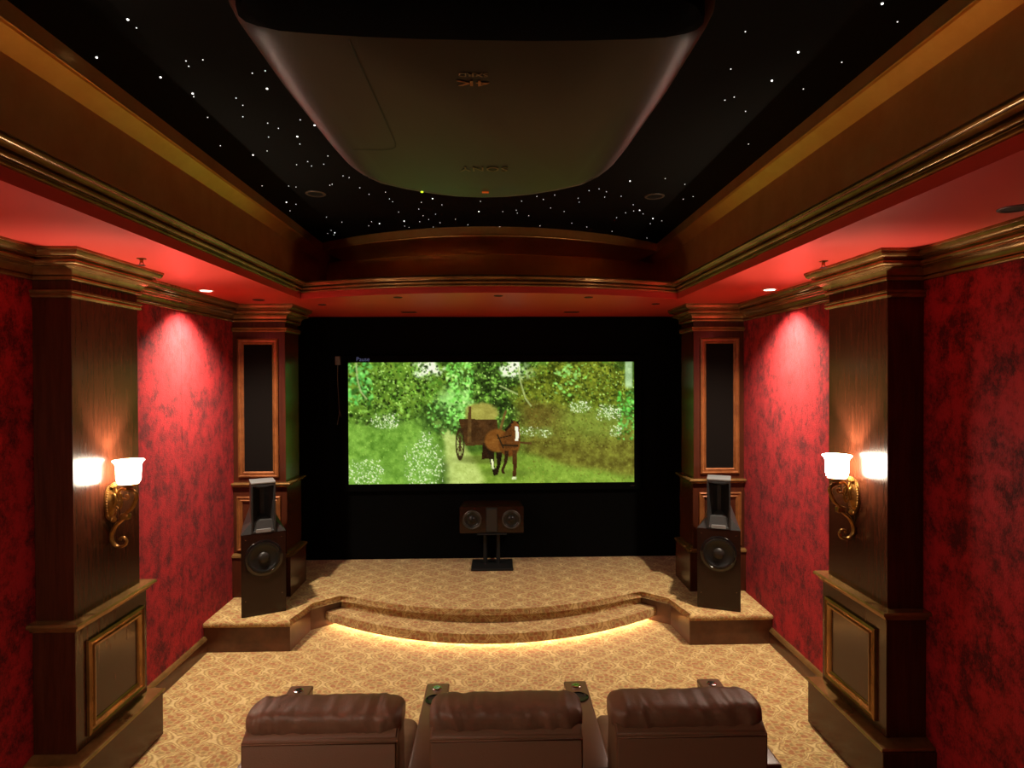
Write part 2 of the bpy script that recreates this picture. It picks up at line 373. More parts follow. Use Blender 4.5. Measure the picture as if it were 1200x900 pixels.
obj('curved_step', prism(new_bm(), stp, .05, .13, .026, 4), 'carpet', stage, 50)
obj('step_core', prism(new_bm(), arc(1.48, 5.5, 4.97) + [(1.4, 5.58), (-1.4, 5.58)], .001, .06), 'carpet', stage)
obj('rope_light', tube(new_bm(), [(x, y, .043) for x, y in arc(1.5, 5.44, 4.91, 40)], .007, 8), 'rope', stage, 180)

# ================================================================ SIDE COLUMNS
def pilaster(s):
    side = 'left' if s < 0 else 'right'
    lab = {'left': 'dark mahogany wall column against the left wall with lit brass lamp', 'right': 'dark mahogany wall column against the right wall with lit brass lamp'}[side]
    t = thing('wall_column', lab, 'column', (s * W, 3.377, 0))
    X = lambda x: s * (x - W)                       # local x from world half-distance
    pr = lambda d0, d1, y0, y1, z0, z1, bev=0.: box(new_bm(), X(d0), X(d1), y0 - 3.377, y1 - 3.377, z0, z1, bev)
    obj('shaft', pr(2.111, W - .001, 3.097, 3.657, .95, H - .01, .002), 'wood', t)
    obj('base', pr(2.092, W - .001, 3.075, 3.69, .27, .95, .002), 'wood', t)
    obj('plinth', pr(2.022, W - .001, 2.995, 3.735, .001, .262, .003), 'wood', t)
    # U shaped paths around a block, wall side open
    def U(x, y0, y1):
        p = [(X(W), y0 - 3.377), (X(x), y0 - 3.377), (X(x), y1 - 3.377), (X(W), y1 - 3.377)]
        return p
    fl = 1 if s > 0 else -1
    fl = -fl * -1
    obj('capital', sweep(new_bm(), U(2.111, 3.097, 3.657), CR, flip=-s), 'gold', t, 35)
    obj('bead', sweep(new_bm(), U(2.111, 3.097, 3.657), [(0, 2.612), (.012, 2.612), (.018, 2.622), (.012, 2.634), (.02, 2.64), (.02, 2.65), (0, 2.65)], flip=-s), 'gold', t, 35)
    obj('rail', sweep(new_bm(), U(2.1, 3.083, 3.68), [(0, .918), (.02, .918), (.028, .93), (.03, .94), (.048, .946), (.05, .956), (.044, .966), (-.012, .968)], flip=-s), 'gold', t, 35)
    obj('plinth_cap', sweep(new_bm(), U(2.092, 3.075, 3.69), [(.07, .262), (.072, .268), (.066, .276), (.045, .281), (.02, .292), (0, .294)], flip=-s), 'gold', t, 35)
    put = lambda a, z, o: (X(2.092 - o), a - 3.377, z)
    obj('panel_frame', frame(new_bm(), 3.155, 3.645, .335, .835, .062, put, [(0, 0), (0, .014), (.2, .02), (.32, .012), (.5, .012), (.62, .02), (.8, .016), (1, .004), (1, 0)]), 'gold', t, 35)
    obj('panel', box(new_bm(), X(2.0905), X(2.0915), 3.21 - 3.377, 3.59 - 3.377, .39, .78), 'wood', t)
    return t
for s in (-1, 1): pilaster(s)

# ================================================================ CORNER PILLARS
def pillar(s):
    side = 'left' if s < 0 else 'right'
    t = thing('corner_pillar', 'square mahogany pillar with black cloth panel on the %s end of the stage' % side, 'pillar', (s * W, 5.395, ST))
    X = lambda x: s * (x - W)
    Q = 1.841; D0, D1 = 0., .36; Z = lambda z: z - ST
    obj('shaft', box(new_bm(), X(Q), X(W - .001), D0, D1, Z(1.25), Z(H - .01), .002), 'wood', t)
    obj('base', box(new_bm(), X(Q - .012), X(W - .001), D0 - .012, D1 + .01, Z(.62), Z(1.25), .002), 'wood', t)
    obj('plinth', box(new_bm(), X(Q - .05), X(W - .001), D0 - .045, D1 + .03, .001, Z(.6), .003), 'wood', t)
    def U(x, y0, y1): return [(X(W), y0), (X(x), y0), (X(x), y1), (X(W), y1)]
    sh = lambda prof: [(a, Z(z)) for a, z in prof]
    obj('capital', sweep(new_bm(), U(Q, D0, D1), sh(CR), flip=-s), 'gold', t, 35)
    obj('bead', sweep(new_bm(), U(Q, D0, D1), sh([(0, 2.612), (.012, 2.612), (.018, 2.622), (.012, 2.634), (.02, 2.64), (.02, 2.65), (0, 2.65)]), flip=-s), 'gold', t, 35)
    obj('rail', sweep(new_bm(), U(Q - .006, D0 - .006, D1), sh([(0, 1.226), (.018, 1.228), (.026, 1.24), (.042, 1.248), (.044, 1.258), (.036, 1.266), (-.01, 1.268)]), flip=-s), 'gold', t, 35)
    obj('plinth_cap', sweep(new_bm(), U(Q - .012, D0 - .012, D1 + .01), sh([(.036, .6), (.044, .606), (.042, .62), (.02, .632), (0, .636)]), flip=-s), 'gold', t, 35)
    put = lambda a, z, o: (X(a), -o, Z(z))
    w0, w1 = 2.257, 1.902
    obj('panel_frame', frame(new_bm(), w1, w0, 1.313, 2.55, .052, put), 'framewood', t, 35)
    obj('speaker_cloth', box(new_bm(), X(w1 + .05), X(w0 - .05), -.004, .002, Z(1.363), Z(2.50)), 'grille', t)
    put2 = lambda a, z, o: (X(a), -.012 - o, Z(z))
    obj('panel_frame', frame(new_bm(), 1.885, 2.27, .66, 1.145, .05, put2), 'framewood', t, 35)
    obj('panel', box(new_bm(), X(1.935), X(2.22), -.0135, -.0125, Z(.71), Z(1.095)), 'wood', t)
for s in (-1, 1): pillar(s)

# ================================================================ SCONCES
def sconce(s, x=2.111, y=3.385, label=None, power=None):
    side = 'left' if s < 0 else 'right'
    t = thing('wall_sconce', label or 'lit brass scroll sconce with frosted glass shade on the %s column' % side, 'lamp', (s * x, y, 1.53))
    d = -s                                    # away from the column
    P = lambda x, y, z: Vector((d * x, y, z))
    toX = Matrix(((0, 0, d, 0), (0, 1, 0, 0), (1, 0, 0, 0), (0, 0, 0, 1)))       # lathe axis -> out of the wall, lathe x -> z
    bm = new_bm()
    lathe(bm, [(.0, .0), (.098, 0), (.1, .006), (.09, .013), (.082, .009), (.07, .014), (.05, .024), (.025, .03), (0, .031)], 36, Matrix.Translation((0, 0, -.022)) @ toX, 1., .52)
    for k in range(40):                       # rope beads around the plate
        a = 2 * PI * k / 40
        b = bmesh.new(); bmesh.ops.create_icosphere(b, subdivisions=1, radius=.0065); join(bm, b, Matrix.Translation(P(.012, .048 * math.sin(a), -.022 + .094 * math.cos(a))))
    obj('backplate', bm, 'brass', t, 50)
    bm = new_bm()
    for k in range(-3, 4):                    # crest leaf
        a = k * .36
        tube(bm, smooth_pts([P(.012, 0, .05), P(.024, .012 * math.sin(a), .062), P(.02, .03 * math.sin(a), .06 + .024 * math.cos(a)), P(.028, .038 * math.sin(a), .058 + .027 * math.cos(a))], 4), [.005] * 6 + [.006] * 4 + [.005, .004, .003], 6)
        tube(bm, smooth_pts([P(.01, 0, -.1), P(.02, .016 * math.sin(a), -.114), P(.02, .028 * math.sin(a), -.112 - .02 * math.cos(a))], 4), [.006] * 5 + [.005, .005, .004, .003], 6)
    o = obj('leaf_crest', bm, 'brass', t, 60); o['kind'] = 'stuff'
    bm = new_bm()
    tube(bm, smooth_pts([P(.028, 0, -.03), P(.05, 0, -.055), P(.062, 0, -.03), P(.05, 0, .0), P(.045, 0, .03), P(.066, 0, .055), P(.09, -.004, .05), P(.11, -.01, .062)], 6), .0075, 8)
    tube(bm, smooth_pts([P(.06, 0, -.02), P(.075, 0, -.002), P(.094, 0, -.004), P(.103, 0, .012), P(.094, 0, .02), P(.088, 0, .012)], 6), .006, 8)
    for y in (-.014, .014):
        tube(bm, smooth_pts([P(.028, y, .03), P(.045, y * 1.6, .02), P(.05, y * 1.6, -.01), P(.04, y * 1.6, -.04)], 5), .006, 7)
    obj('arm', bm, 'brass', t, 60)
    bm = new_bm()
    for y in (-.008, .008):
        tube(bm, smooth_pts([P(.104, y - .006, .05), P(.12, y, .046), P(.142, y, .03), P(.146, y, .008), P(.125, y, -.048), P(.085, y, -.085), P(.068, y, -.088)], 7), .0075, 8)
        tube(bm, smooth_pts([P(.1, y, -.112), P(.082, y, -.108), P(.055, y, -.13), P(.03, y, -.154), P(.008, y, -.202), P(.012, y * .8, -.24), P(.041, y * .5, -.268), P(.078, y * .4, -.262), P(.09, y * .3, -.24), P(.078, y * .2, -.22), P(.058, y * .2, -.222), P(.054, y * .2, -.234)], 7), .0075, 8)
    box(bm, d * .062, d * .108, -.017, .017, -.116, -.084, .004)
    obj('scroll', bm, 'brass', t, 60)
    sx, sz = .112, .06
    bm = lathe(new_bm(), [(0, 0), (.012, 0), (.02, .006), (.036, .014), (.05, .02), (.052, .026), (.044, .028), (0, .028)], 28, Matrix.Translation(P(sx, -.012, sz)))
    obj('shade_holder', bm, 'brass', t, 50)
    bm = lathe(new_bm(), [(.03, .026), (.046, .028), (.055, .038), (.059, .055), (.06, .085), (.061, .12), (.064, .136), (.073, .149), (.077, .153), (.076, .156), (.070, .152), (.061, .139), (.057, .12), (.056, .085), (.055, .056), (.05, .042), (.03, .034)], 36, Matrix.Translation(P(sx, -.012, sz)))
    o = obj('glass_shade', bm, 'shade', t, 60)
    o['label'] = 'glowing frosted glass bell shade'
    li = bpy.data.lights.new('sconce_bulb', 'POINT'); li.energy = power or SCONCE_BULB; li.color = WARM; li.shadow_soft_size = .018
    lo = bpy.data.objects.new('sconce_bulb', li); COL.objects.link(lo); lo.parent = t; lo.location = P(sx, -.012, sz + .04)
for s in (-1, 1): sconce(s)
# added sconce out of view, brightens the near left wall and soffit
sconce(-1, W, 1.3, 'added out-of-view brass sconce brightening the left wall behind the seats', REAR_FILL_BULB)
# ================================================================ TOWER SPEAKERS
def tower(s):
    side = 'left' if s < 0 else 'right'
    cx, cy, rz = (-1.872, 4.955, R(26)) if s < 0 else (1.893, 4.92, R(-22))
    t = thing('tower_speaker', 'dark glossy tower loudspeaker with black horn standing on the %s of the stage' % side, 'speaker', (cx, cy, ST + .001), rz, 'tower speakers on the stage')
    w, d, h = .172, .36, .672                       # front face at local y = 0
    bm = new_bm()
    v = lambda x, y, z: bm.verts.new((x, y, z))
    bot = [v(-w, 0, 0), v(w, 0, 0), v(w * .8, d, 0), v(-w * .8, d, 0)]
    top = [v(-w, 0, h), v(w, 0, h), v(w * .8, d, h), v(-w * .8, d, h)]
    bm.faces.new(bot[::-1]); bm.faces.new(top)
    for i in range(4): bm.faces.new((bot[i], bot[(i + 1) % 4], top[(i + 1) % 4], top[i]))
    bmesh.ops.bevel(bm, geom=bm.edges[:], offset=.004, segments=2, affect='EDGES')
    obj('cabinet', bm, 'cabinet', t, 40)
    # sloping shoulder from the cabinet front up to the horn's back
    bm = new_bm()
    v = lambda x, y, z: bm.verts.new((x, y, z))
    lo = [v(-w, .004, h), v(w, .004, h), v(w * .8, d - .004, h), v(-w * .8, d - .004, h)]
    hi = [v(-.09, .03, h + .10), v(.09, .03, h + .10), v(.085, d - .06, h + .17), v(-.085, d - .06, h + .17)]
    lo2 = hi
    bm.faces.new(lo[::-1]); bm.faces.new(hi)
    for i in range(4): bm.faces.new((lo[i], lo[(i + 1) % 4], hi[(i + 1) % 4], hi[i]))
    obj('shoulder', bm, 'shoulder', t)
    # horn: a tall box with a flared mouth
    bm = new_bm()
    hw, z0, z1, dy = .094, h + .004, h + .41, .22
    def ring(x, za, zb, y): return [bm.verts.new(p) for p in ((-x, y, za), (x, y, za), (x, y, zb), (-x, y, zb))]
    tp = .008                                        # top tilts back a little
    A = ring(hw * .97, z0, z1, .2); A[2].co.y += .02; A[3].co.y += .02
    B = ring(hw, z0, z1, -.002); C = ring(hw - .013, z0 + .012, z1 - .022, -.002)
    D = ring(.052, z0 + .05, z1 - .05, .07); E = ring(.016, z0 + .13, z1 - .07, .15)
    def skin(P, Q):
        for i in range(4): bm.faces.new((P[i], P[(i + 1) % 4], Q[(i + 1) % 4], Q[i]))
    skin(A, B); skin(B, C); skin(C, D); skin(D, E); bm.faces.new(E); bm.faces.new(A[::-1])
    ho = obj('horn', bm, 'horn', t)
    obj('horn_cap', box(new_bm(), -hw - .001, hw + .001, -.004, .2, z1 - .002, z1 + .012, .004), 'satin', ho)
    obj('horn_lip', prism(new_bm(), [(-.058, -.004), (.058, -.004), (.03, .06), (-.03, .06)], z0 + .004, z0 + .03), 'satin', ho)
    obj('slot', box(new_bm(), -.05, .05, -.005, 0, z1 - .03, z1 - .018, .002), 'black', ho)
    fy = Matrix(((1, 0, 0, 0), (0, 0, -1, 0), (0, 1, 0, 0), (0, 0, 0, 1)))   # lathe axis +z -> -y
    at = lambda x, z: Matrix.Translation((x, 0, z)) @ fy
    bm = lathe(new_bm(), [(.147, 0), (.147, .006), (.14, .01), (.134, .009), (.126, .012), (.112, .004), (.108, .001), (.108, 0)], 48, at(0, .47))
    wo = obj('woofer_ring', bm, 'blackgloss', t, 40)
    obj('cone', lathe(new_bm(), [(.133, .003), (.118, .013), (.104, .008), (.098, .004), (.05, .0012), (.045, .0011)], 48, at(0, .47)), 'rubber', wo, 60)
    obj('dust_cap', lathe(new_bm(), [(.046, .002), (.04, .011), (.025, .018), (0, .021)], 32, at(0, .47)), 'cone', wo, 60)
    for x, z in ((-.137, .63), (.137, .63), (-.14, .13), (.14, .16)):
        obj('screw', lathe(new_bm(), [(.0028, 0), (.0028, .0015), (.002, .002), (0, .002)], 8, at(x, z)), 'chrome', t, 40)
for s in (-1, 1): tower(s)

# ================================================================ CENTRE SPEAKER AND STAND
st = thing('speaker_stand', 'black twin-post stand carrying the wide centre speaker', 'stand', (-.005, 6.15, ST + .001))
obj('base_plate', box(new_bm(), -.212, .212, -.165, .165, 0, .022, .004), 'black', st)
for x in (-.072, .062): obj('post', lathe(new_bm(), [(0, .022), (.02, .022), (.02, .345), (0, .345)], 20, Matrix.Translation((x, .03, 0))), 'black', st, 40)
obj('top_plate', box(new_bm(), -.15, .15, -.1, .12, .345, .357, .003), 'black', st)
cs = thing('center_speaker', 'wide dark wooden two-woofer speaker on black stand under the screen', 'speaker', (-.008, 6.075, ST + .36))
bm = new_bm(); v = lambda x, y, z: bm.verts.new((x, y, z))
a = [v(-.327, 0, 0), v(.327, 0, 0), v(.29, .24, 0), v(-.29, .24, 0)]; b = [v(-.327, 0, .27), v(.327, 0, .27), v(.29, .24, .285), v(-.29, .24, .285)]
bm.faces.new(a[::-1]); bm.faces.new(b)
for i in range(4): bm.faces.new((a[i], a[(i + 1) % 4], b[(i + 1) % 4], b[i]))
bmesh.ops.bevel(bm, geom=bm.edges[:], offset=.005, segments=2, affect='EDGES')
obj('cabinet', bm, 'cabinet', cs, 40)
fy = Matrix(((1, 0, 0, 0), (0, 0, -1, 0), (0, 1, 0, 0), (0, 0, 0, 1)))
for x in (-.2, .2):
    m_ = Matrix.Translation((x, 0, .138)) @ fy
    wr = obj('woofer_ring', lathe(new_bm(), [(.098, 0), (.098, .006), (.09, .01), (.08, .006), (.08, 0)], 36, m_), 'steel', cs, 40)
    obj('cone', lathe(new_bm(), [(.086, .002), (.074, .009), (.064, .003), (.03, .001), (.028, .004), (.015, .009), (0, .01)], 36, m_), 'rubber', wr, 60)
bm = box(new_bm(), -.058, .058, -.006, .004, .008, .262, .003)
hp = obj('horn_panel', bm, 'black', cs)
bm = new_bm()
def rg(x, za, zb, y): return [bm.verts.new(p) for p in ((-x, y, za), (x, y, za), (x, y, zb), (-x, y, zb))]
A = rg(.05, .02, .25, -.007); B = rg(.042, .03, .24, -.0095); C = rg(.014, .07, .2, -.0065)
for P_, Q_ in ((A, B), (B, C)):
    for i in range(4): bm.faces.new((P_[i], P_[(i + 1) % 4], Q_[(i + 1) % 4], Q_[i]))
bm.faces.new(C); obj('horn_mouth', bm, 'horn', hp)

# ================================================================ RECESSED LAMPS, CANS, SPRINKLERS
dn = Matrix.Rotation(PI, 4, 'X')
def can(x, y, lit, label, z=H, r=.05, name='recessed_light', ring='white', group=None):
    t = thing(name, label, 'light', (x, y, z), 0, group)
    obj('trim_ring', lathe(new_bm(), [(r * .8, 0), (r * .82, .004), (r, .005), (r * 1.08, .002), (r * 1.09, 0)], 28, dn), ring, t, 50)
    if lit: obj('lens', lathe(new_bm(), [(0, .0015), (r * .8, .0015), (r * .8, 0)], 24, dn), 'lens', t)
    else: obj('dark_well', lathe(new_bm(), [(0, .0015), (r * .8, .0015), (r * .8, 0)], 24, dn), 'black', t)
    return t
def spot(parent, energy, ang, blend, aim, col=WARM, size=.03, dz=-.012):
    li = bpy.data.lights.new('can_beam', 'SPOT'); li.energy = energy; li.color = col
    li.spot_size = R(ang); li.spot_blend = blend; li.shadow_soft_size = size
    o = bpy.data.objects.new('can_beam', li); COL.objects.link(o); o.parent = parent; o.location = (0, 0, dz)
    o.rotation_euler = Vector(aim).to_track_quat('-Z', 'Y').to_euler(); return o
for s, y, lab in ((-1, 4.50, 'lit recessed lamp in the red soffit by the left wall'), (1, 4.45, 'lit recessed lamp in the red soffit by the right wall')):
    t = can(s * 2.105, y, True, lab)
    spot(t, CAN_FLOOD, 124, 1., (-s * .12, .05, -1)); spot(t, CAN_CORE, 42, 1., (s * .07, -.03, -1))
can(2.075, 2.283, False, 'unlit black recessed can in the right soffit near the wall moulding', ring='canred', r=.055)
can(-1.929, 5.03, False, 'dark round can in the soffit corner before the left stage pillar', ring='canred', r=.045)
for x, y, w_ in ((-1.50, 5.36, 'farthest left'), (-.749, 4.87, 'second from left'), (.065, 4.78, 'middle one'), (.803, 4.87, 'second from right'), (1.475, 5.32, 'farthest right')):
    can(x, y, False, 'unlit dark can in the soffit over the stage, %s of the curved row' % w_, ring='canred', r=.034, group='dark cans in the curved row over the stage')
for x, w_ in ((-.82, 'left'), (.80, 'right')):
    t = thing('ceiling_vent', 'dim slotted ceiling vent above the %s part of the screen' % w_, 'vent', (x, 5.97, H), 0, 'slotted vents above the screen')
    obj('vent_frame', box(new_bm(), -.075, .075, -.04, .04, -.006, -.0005, .002), 'canred', t)
    for k in (-1, 0, 1): obj('slot', box(new_bm(), -.062, .062, k * .02 - .005, k * .02 + .005, -.0075, -.006), 'black', t)
for x, y, w_ in ((-1.167, 4.076, 'left'), (1.142, 4.10, 'right')):
    can(x, y, False, 'unlit round can set among the ceiling stars on the %s' % w_, z=HC, r=.062, ring='trimring', group='round cans in the star ceiling')
for x, y, w_ in ((-1.875, 3.30, 'left'), (1.905, 3.347, 'right')):
    t = thing('fire_sprinkler', 'small metal fire sprinkler hanging from the %s red soffit' % w_, 'sprinkler', (x, y, H), 0, 'fire sprinklers in the soffit')
    obj('flange', lathe(new_bm(), [(.024, 0), (.022, .004), (.009, .006), (.008, .022), (0, .022)], 18, dn), 'brass', t, 40)
    obj('deflector', lathe(new_bm(), [(0, .036), (.02, .036), (.02, .038), (0, .038)], 16, dn), 'steel', t, 40)
    obj('yoke', tube(new_bm(), [(-.007, 0, -.02), (-.011, 0, -.03), (0, 0, -.037), (.011, 0, -.03), (.007, 0, -.02)], .002, 6), 'brass', t, 60)
# extra soffit lamp out of view, put in to light the seat backs
t = can(-1.75, .35, True, 'added out-of-view recessed lamp in the left soffit lighting the seat backs')
spot(t, REAR_FILL_CAN, 110, 1., (.45, .75, -1))

# ================================================================ PROJECTOR
pj = thing('projector', 'large dark ceiling projector hanging over the middle seat', 'projector', (.035, -.012, 2.56), R(.6))
NL = 0.600; 
def half_outline():
    """underside outline of the right half: rear edge first"""
    out = [(0, .645)]
    for x in (.06, .12, .17, .20): out.append((x, .645 - .02 * (x / .2) ** 2))
    return out
Rx, Ryb, Ryf = .257, .60, 1.12
def outline(inset=0., n=10):
    pts = []
    rx = Rx - inset; inset = inset * .3
    right = [(x * rx, Ryb + .035 + inset - .018 * x * x) for x in (0, .2, .4, .6, .75, .86)]
    right += [(rx * (.86 + .14 * math.sin(a)), Ryb + .0215 + inset + .035 * (1 - math.cos(a))) for a in (PI / 8, PI / 4, 3 * PI / 8, PI / 2)]
    right += [(rx, .8), (rx * .965, 1.0 - inset), (rx * .94, 1.075 - inset), (rx * .895, 1.115 - inset), (rx * .82, 1.145 - inset), (rx * .64, 1.178 - inset), (rx * .43, 1.205 - inset), (rx * .22, 1.222 - inset), (0, 1.228 - inset)]
    return right + [(-x, y) for x, y in reversed(right[1:-1])]
bm = new_bm()
LV = [(.052, 0.), (.034, .0025), (.018, .008), (.007, .018), (-.001, .034), (-.004, .06), (-.002, .12), (.01, .17), (.04, .2)]
rows = [[bm.verts.new((x, y, z)) for x, y in outline(i)] for i, z in LV]
bm.faces.new(rows[0]); bm.faces.new(rows[-1][::-1])
for A, B in zip(rows, rows[1:]):
    n = len(A)
    for i in range(n): bm.faces.new((A[i], A[(i + 1) % n], B[(i + 1) % n], B[i]))
obj('case', bm, 'proj', pj, 40)
rp_ = [(.06, .6475), (.12, .645), (.17, .641), (.2, .637), (.22, .632), (.23, .624), (.233, .614), (.229, .6), (.216, .585), (.2, .57)]
rp_ = [(0, .648)] + rp_ + [(-x, y) for x, y in rp_[::-1]]
obj('rear_panel', prism(new_bm(), rp_, -.0035, .19, .003, 2), 'projback', pj, 40)
for s in (-1, 1):
    for k in range(7): obj('vent_slat', box(new_bm(), s * (.14 + k * .008), s * (.144 + k * .008), .566, .571, .02, .17), 'black', pj)
obj('port_cover', box(new_bm(), -.03, .03, .566, .578, .005, .03, .003), 'black', pj)
lm = obj('lens_barrel', lathe(new_bm(), [(.0, -.03), (.05, -.03), (.055, .005), (.06, .012), (0, .012)], 28, Matrix.Translation((0, 1.215, .1)) @ Matrix.Rotation(-PI / 2, 4, 'X')), 'blackgloss', pj, 40)
# hatch joint, a fine groove line standing as a dark thin strip on the case
def strip(pts, wd_, z):
    b = new_bm(); L_ = [Vector((x, y)) for x, y in pts]; a_ = []; c_ = []
    for i, p in enumerate(L_):
        d = (L_[min(i + 1, len(L_) - 1)] - L_[max(i - 1, 0)]).normalized(); n = Vector((-d.y, d.x)) * wd_
        a_.append(b.verts.new((p.x + n.x, p.y + n.y, z))); c_.append(b.verts.new((p.x - n.x, p.y - n.y, z)))
    for i in range(len(L_) - 1): b.faces.new((a_[i], a_[i + 1], c_[i + 1], c_[i]))
    return b
obj('hatch_joint', strip([(-.134, .655), (-.131, .8), (-.129, .935), (-.132, .953), (-.14, .963), (-.155, .966), (-.2, .965)], .0009, -.0006), 'black', pj)
obj('front_lip', tube(new_bm(), [(x, y, .004) for x, y in outline(.03)[13:24]], .0022, 6), 'satin', pj, 180)
def text(body, size, parent, m, loc, rot, name, ext=.0004, sx=1., extra=None):
    cu = bpy.data.curves.new('txt', 'FONT'); cu.body = body; cu.size = size; cu.extrude = ext; cu.align_x = 'CENTER'; cu.align_y = 'CENTER'
    if extra: cu.space_character = extra
    to = bpy.data.objects.new('txt', cu); COL.objects.link(to); bpy.context.view_layer.update()
    me = bpy.data.meshes.new_from_object(to); bpy.data.objects.remove(to)
    me.name = name; me.materials.clear(); me.materials.append(M[m])
    for v_ in me.vertices: v_.co.x *= sx
    o = bpy.data.objects.new(name, me); COL.objects.link(o); o.parent = parent; o.location = loc; o.rotation_euler = rot
    return o
# facing down; read from the screen side, so upside down from the seats
DR = (PI, 0, 0)
text('4K', .0185, pj, 'badge', (-.005, .745, -.0012), (0, PI, 0), 'lettering', sx=1.9)
text('SXRD', .0115, pj, 'badge2', (-.004, .725, -.0012), (0, PI, 0), 'lettering', sx=1.25)
text('SONY', .0285, pj, 'logo', (.006, 1.046, -.0012), (0, PI, 0), 'logo', sx=1.0, extra=1.15)
obj('amber_mark', box(new_bm(), 0, .013, 1.174, 1.182, -.0012, .0005), 'amber', pj)
obj('status_light', lathe(new_bm(), [(0, .002), (.0026, .001), (.0026, -.001)], 10, Matrix.Translation((-.117, 1.186, .002)) @ dn), 'led', pj)
mt = thing('projector_mount', 'black pole mount joining projector to the star ceiling', 'mount', (.035, .9, 2.775))
obj('plate', box(new_bm(), -.14, .14, -.16, .16, .001, .02, .003), 'black', mt)
obj('pole', lathe(new_bm(), [(0, .02), (.025, .02), (.025, .65), (0, .65)], 20), 'black', mt, 40)
obj('ceiling_plate', box(new_bm(), -.09, .09, -.09, .09, .647, .665, .003), 'black', mt)

# ================================================================ RECLINERS
def pillow(hx, hy, hz, seed, nx=90, na=28, wr=.006, endshrink=.4, e=.72):
    """a plump horizontal cushion along x with gathered, wrinkled leather"""
    bm = new_bm(); rows = []
    for i in range(nx + 1):
        u = -1 + 2 * i / nx
        u = math.copysign(1 - (1 - abs(u)) ** 1.35, u)
        endk = 1 - abs(u) ** 14 * endshrink
        row = []
        for k in range(na):
            a = 2 * PI * k / na
            c, s_ = math.cos(a), math.sin(a)
            y = math.copysign(abs(c) ** e, c) * hy * endk; z = math.copysign(abs(s_) ** e, s_) * hz * endk
            x = u * hx
            w_ = (.35 - 1.4 * abs(noise.noise(Vector((x * 15 + seed + z * 9, a * .55, seed))))) * wr + (.2 - .9 * abs(noise.noise(Vector((x * 40 + seed + z * 30, a * .9, seed))))) * wr * .6
            w_ *= .35 + .65 * min(1., max(0., (abs(x) - hx * .25) / (hx * .6)) + .35)
            f = 1 + w_ / max(hy, hz)
            row.append(bm.verts.new((x, y * f, z * f)))
        rows.append(row)
    for A, B in zip(rows, rows[1:]):
        for k in range(na): bm.faces.new((A[k], A[(k + 1) % na], B[(k + 1) % na], B[k]))
    bm.faces.new(rows[0][::-1]); bm.faces.new(rows[-1])
    return bm
def recliner(x, label, seed, c0, c1):
    t = thing('recliner', label, 'seat', (x, 2.17, 0), 0, 'theater recliners in the front row')
    w = .281
    # back shell, seen from behind: upright panel with a sloping ledge at the top
    bm = new_bm(); prof = [(0, .06), (0, .872), (.01, .882), (.045, .905), (.17, .905), (.22, .3), (.22, .06)]
    rows = [[bm.verts.new((sx_ * w * (1. if j in (2,) else 1.), y, z)) for j, (y, z) in enumerate(prof)] for sx_ in (-1, 1)]
    for j in range(len(prof)): bm.faces.new((rows[0][j], rows[0][(j + 1) % len(prof)], rows[1][(j + 1) % len(prof)], rows[1][j]))
    bm.faces.new(rows[0]); bm.faces.new(rows[1][::-1])
    bmesh.ops.bevel(bm, geom=[e for e in bm.edges if e.calc_length() > .02], offset=.007, segments=3, affect='EDGES')
    sh = obj('back_shell', bm, 'leather_dark', t, 60)
    obj('piping', tube(new_bm(), [(-w + .004, -.001, .874), (w - .004, -.001, .874)], .0022, 6), 'leather_dark', sh, 180)
    bm = pillow(.288, .088, .054, seed, wr=.013, e=.62); bm.transform(Matrix.Translation((0, .116, .911)))
    obj('headrest', bm, 'leather', t, 180)
    bm = pillow((c1 - c0) / 2 - .02, .08, .21, seed + 5, wr=.006); bm.transform(Matrix.Translation(((c0 + c1) / 2, .235, .68)) @ Matrix.Rotation(R(6), 4, 'X'))
    obj('back_cushion', bm, 'leather', t, 180)
    bm = pillow((c1 - c0) / 2, .3, .08, seed + 9, wr=.004, e=.4); bm.transform(Matrix.Translation(((c0 + c1) / 2, .54, .43)))
    obj('seat_cushion', bm, 'leather', t, 180)
    bm = box(new_bm(), c0, c1, .78, .86, .07, .42, .03, 3)
    obj('footrest', bm, 'leather', t, 60)
    obj('base', box(new_bm(), c0 + .005, c1 - .005, .03, .77, .001, .37, .01), 'leather_dark', t, 60)
for x, lab, sd, c0, c1 in ((-.60, 'brown leather recliner seen from behind, nearest the left wall', 3.1, -.28, .27), (.08, 'brown leather recliner seen from behind, in the middle of the row', 11.7, -.27, .28), (.766, 'brown leather recliner seen from behind, nearest the right wall', 23.9, -.25, .28)):
    recliner(x, lab, sd, c0, c1)
def console(x, label, rz=0.):
    t = thing('armrest_console', label, 'armrest', (x, 2.41, 0), rz, 'armrest consoles between the recliners')
    obj('body', box(new_bm(), -.058, .058, .0, .705, .001, .592, .012, 3), 'leather_arm', t, 60)
    obj('top_pad', box(new_bm(), -.06, .06, -.002, .708, .578, .604, .011, 3), 'leather_arm', t, 60)
    r = .047
    cup = obj('cup_holder', lathe(new_bm(), [(r, .604), (r + .001, .608), (r - .004, .6095), (r - .008, .607), (r - .009, .6055), (r - .012, .6048), (0, .6045)], 32, Matrix.Translation((0, .54, 0))), 'blackgloss', t, 50)
    obj('cup_floor', lathe(new_bm(), [(0, .6052), (.03, .6052), (.033, .6058), (.035, .6068)], 28, Matrix.Translation((0, .54, 0))), 'steel', cup, 50)
    obj('control_button', lathe(new_bm(), [(.024, .604), (.024, .609), (.02, .612), (.012, .611), (0, .612)], 28, Matrix.Translation((0, .645, 0))), 'chrome', t, 50)
console(-.966, 'brown leather armrest with button left of the leftmost recliner')
console(-.262, 'brown leather armrest with cup holder between left and middle recliners')
console(.453, 'brown leather armrest with cup holder between middle and right recliners')
console(1.157, 'brown leather armrest with button right of the rightmost recliner')
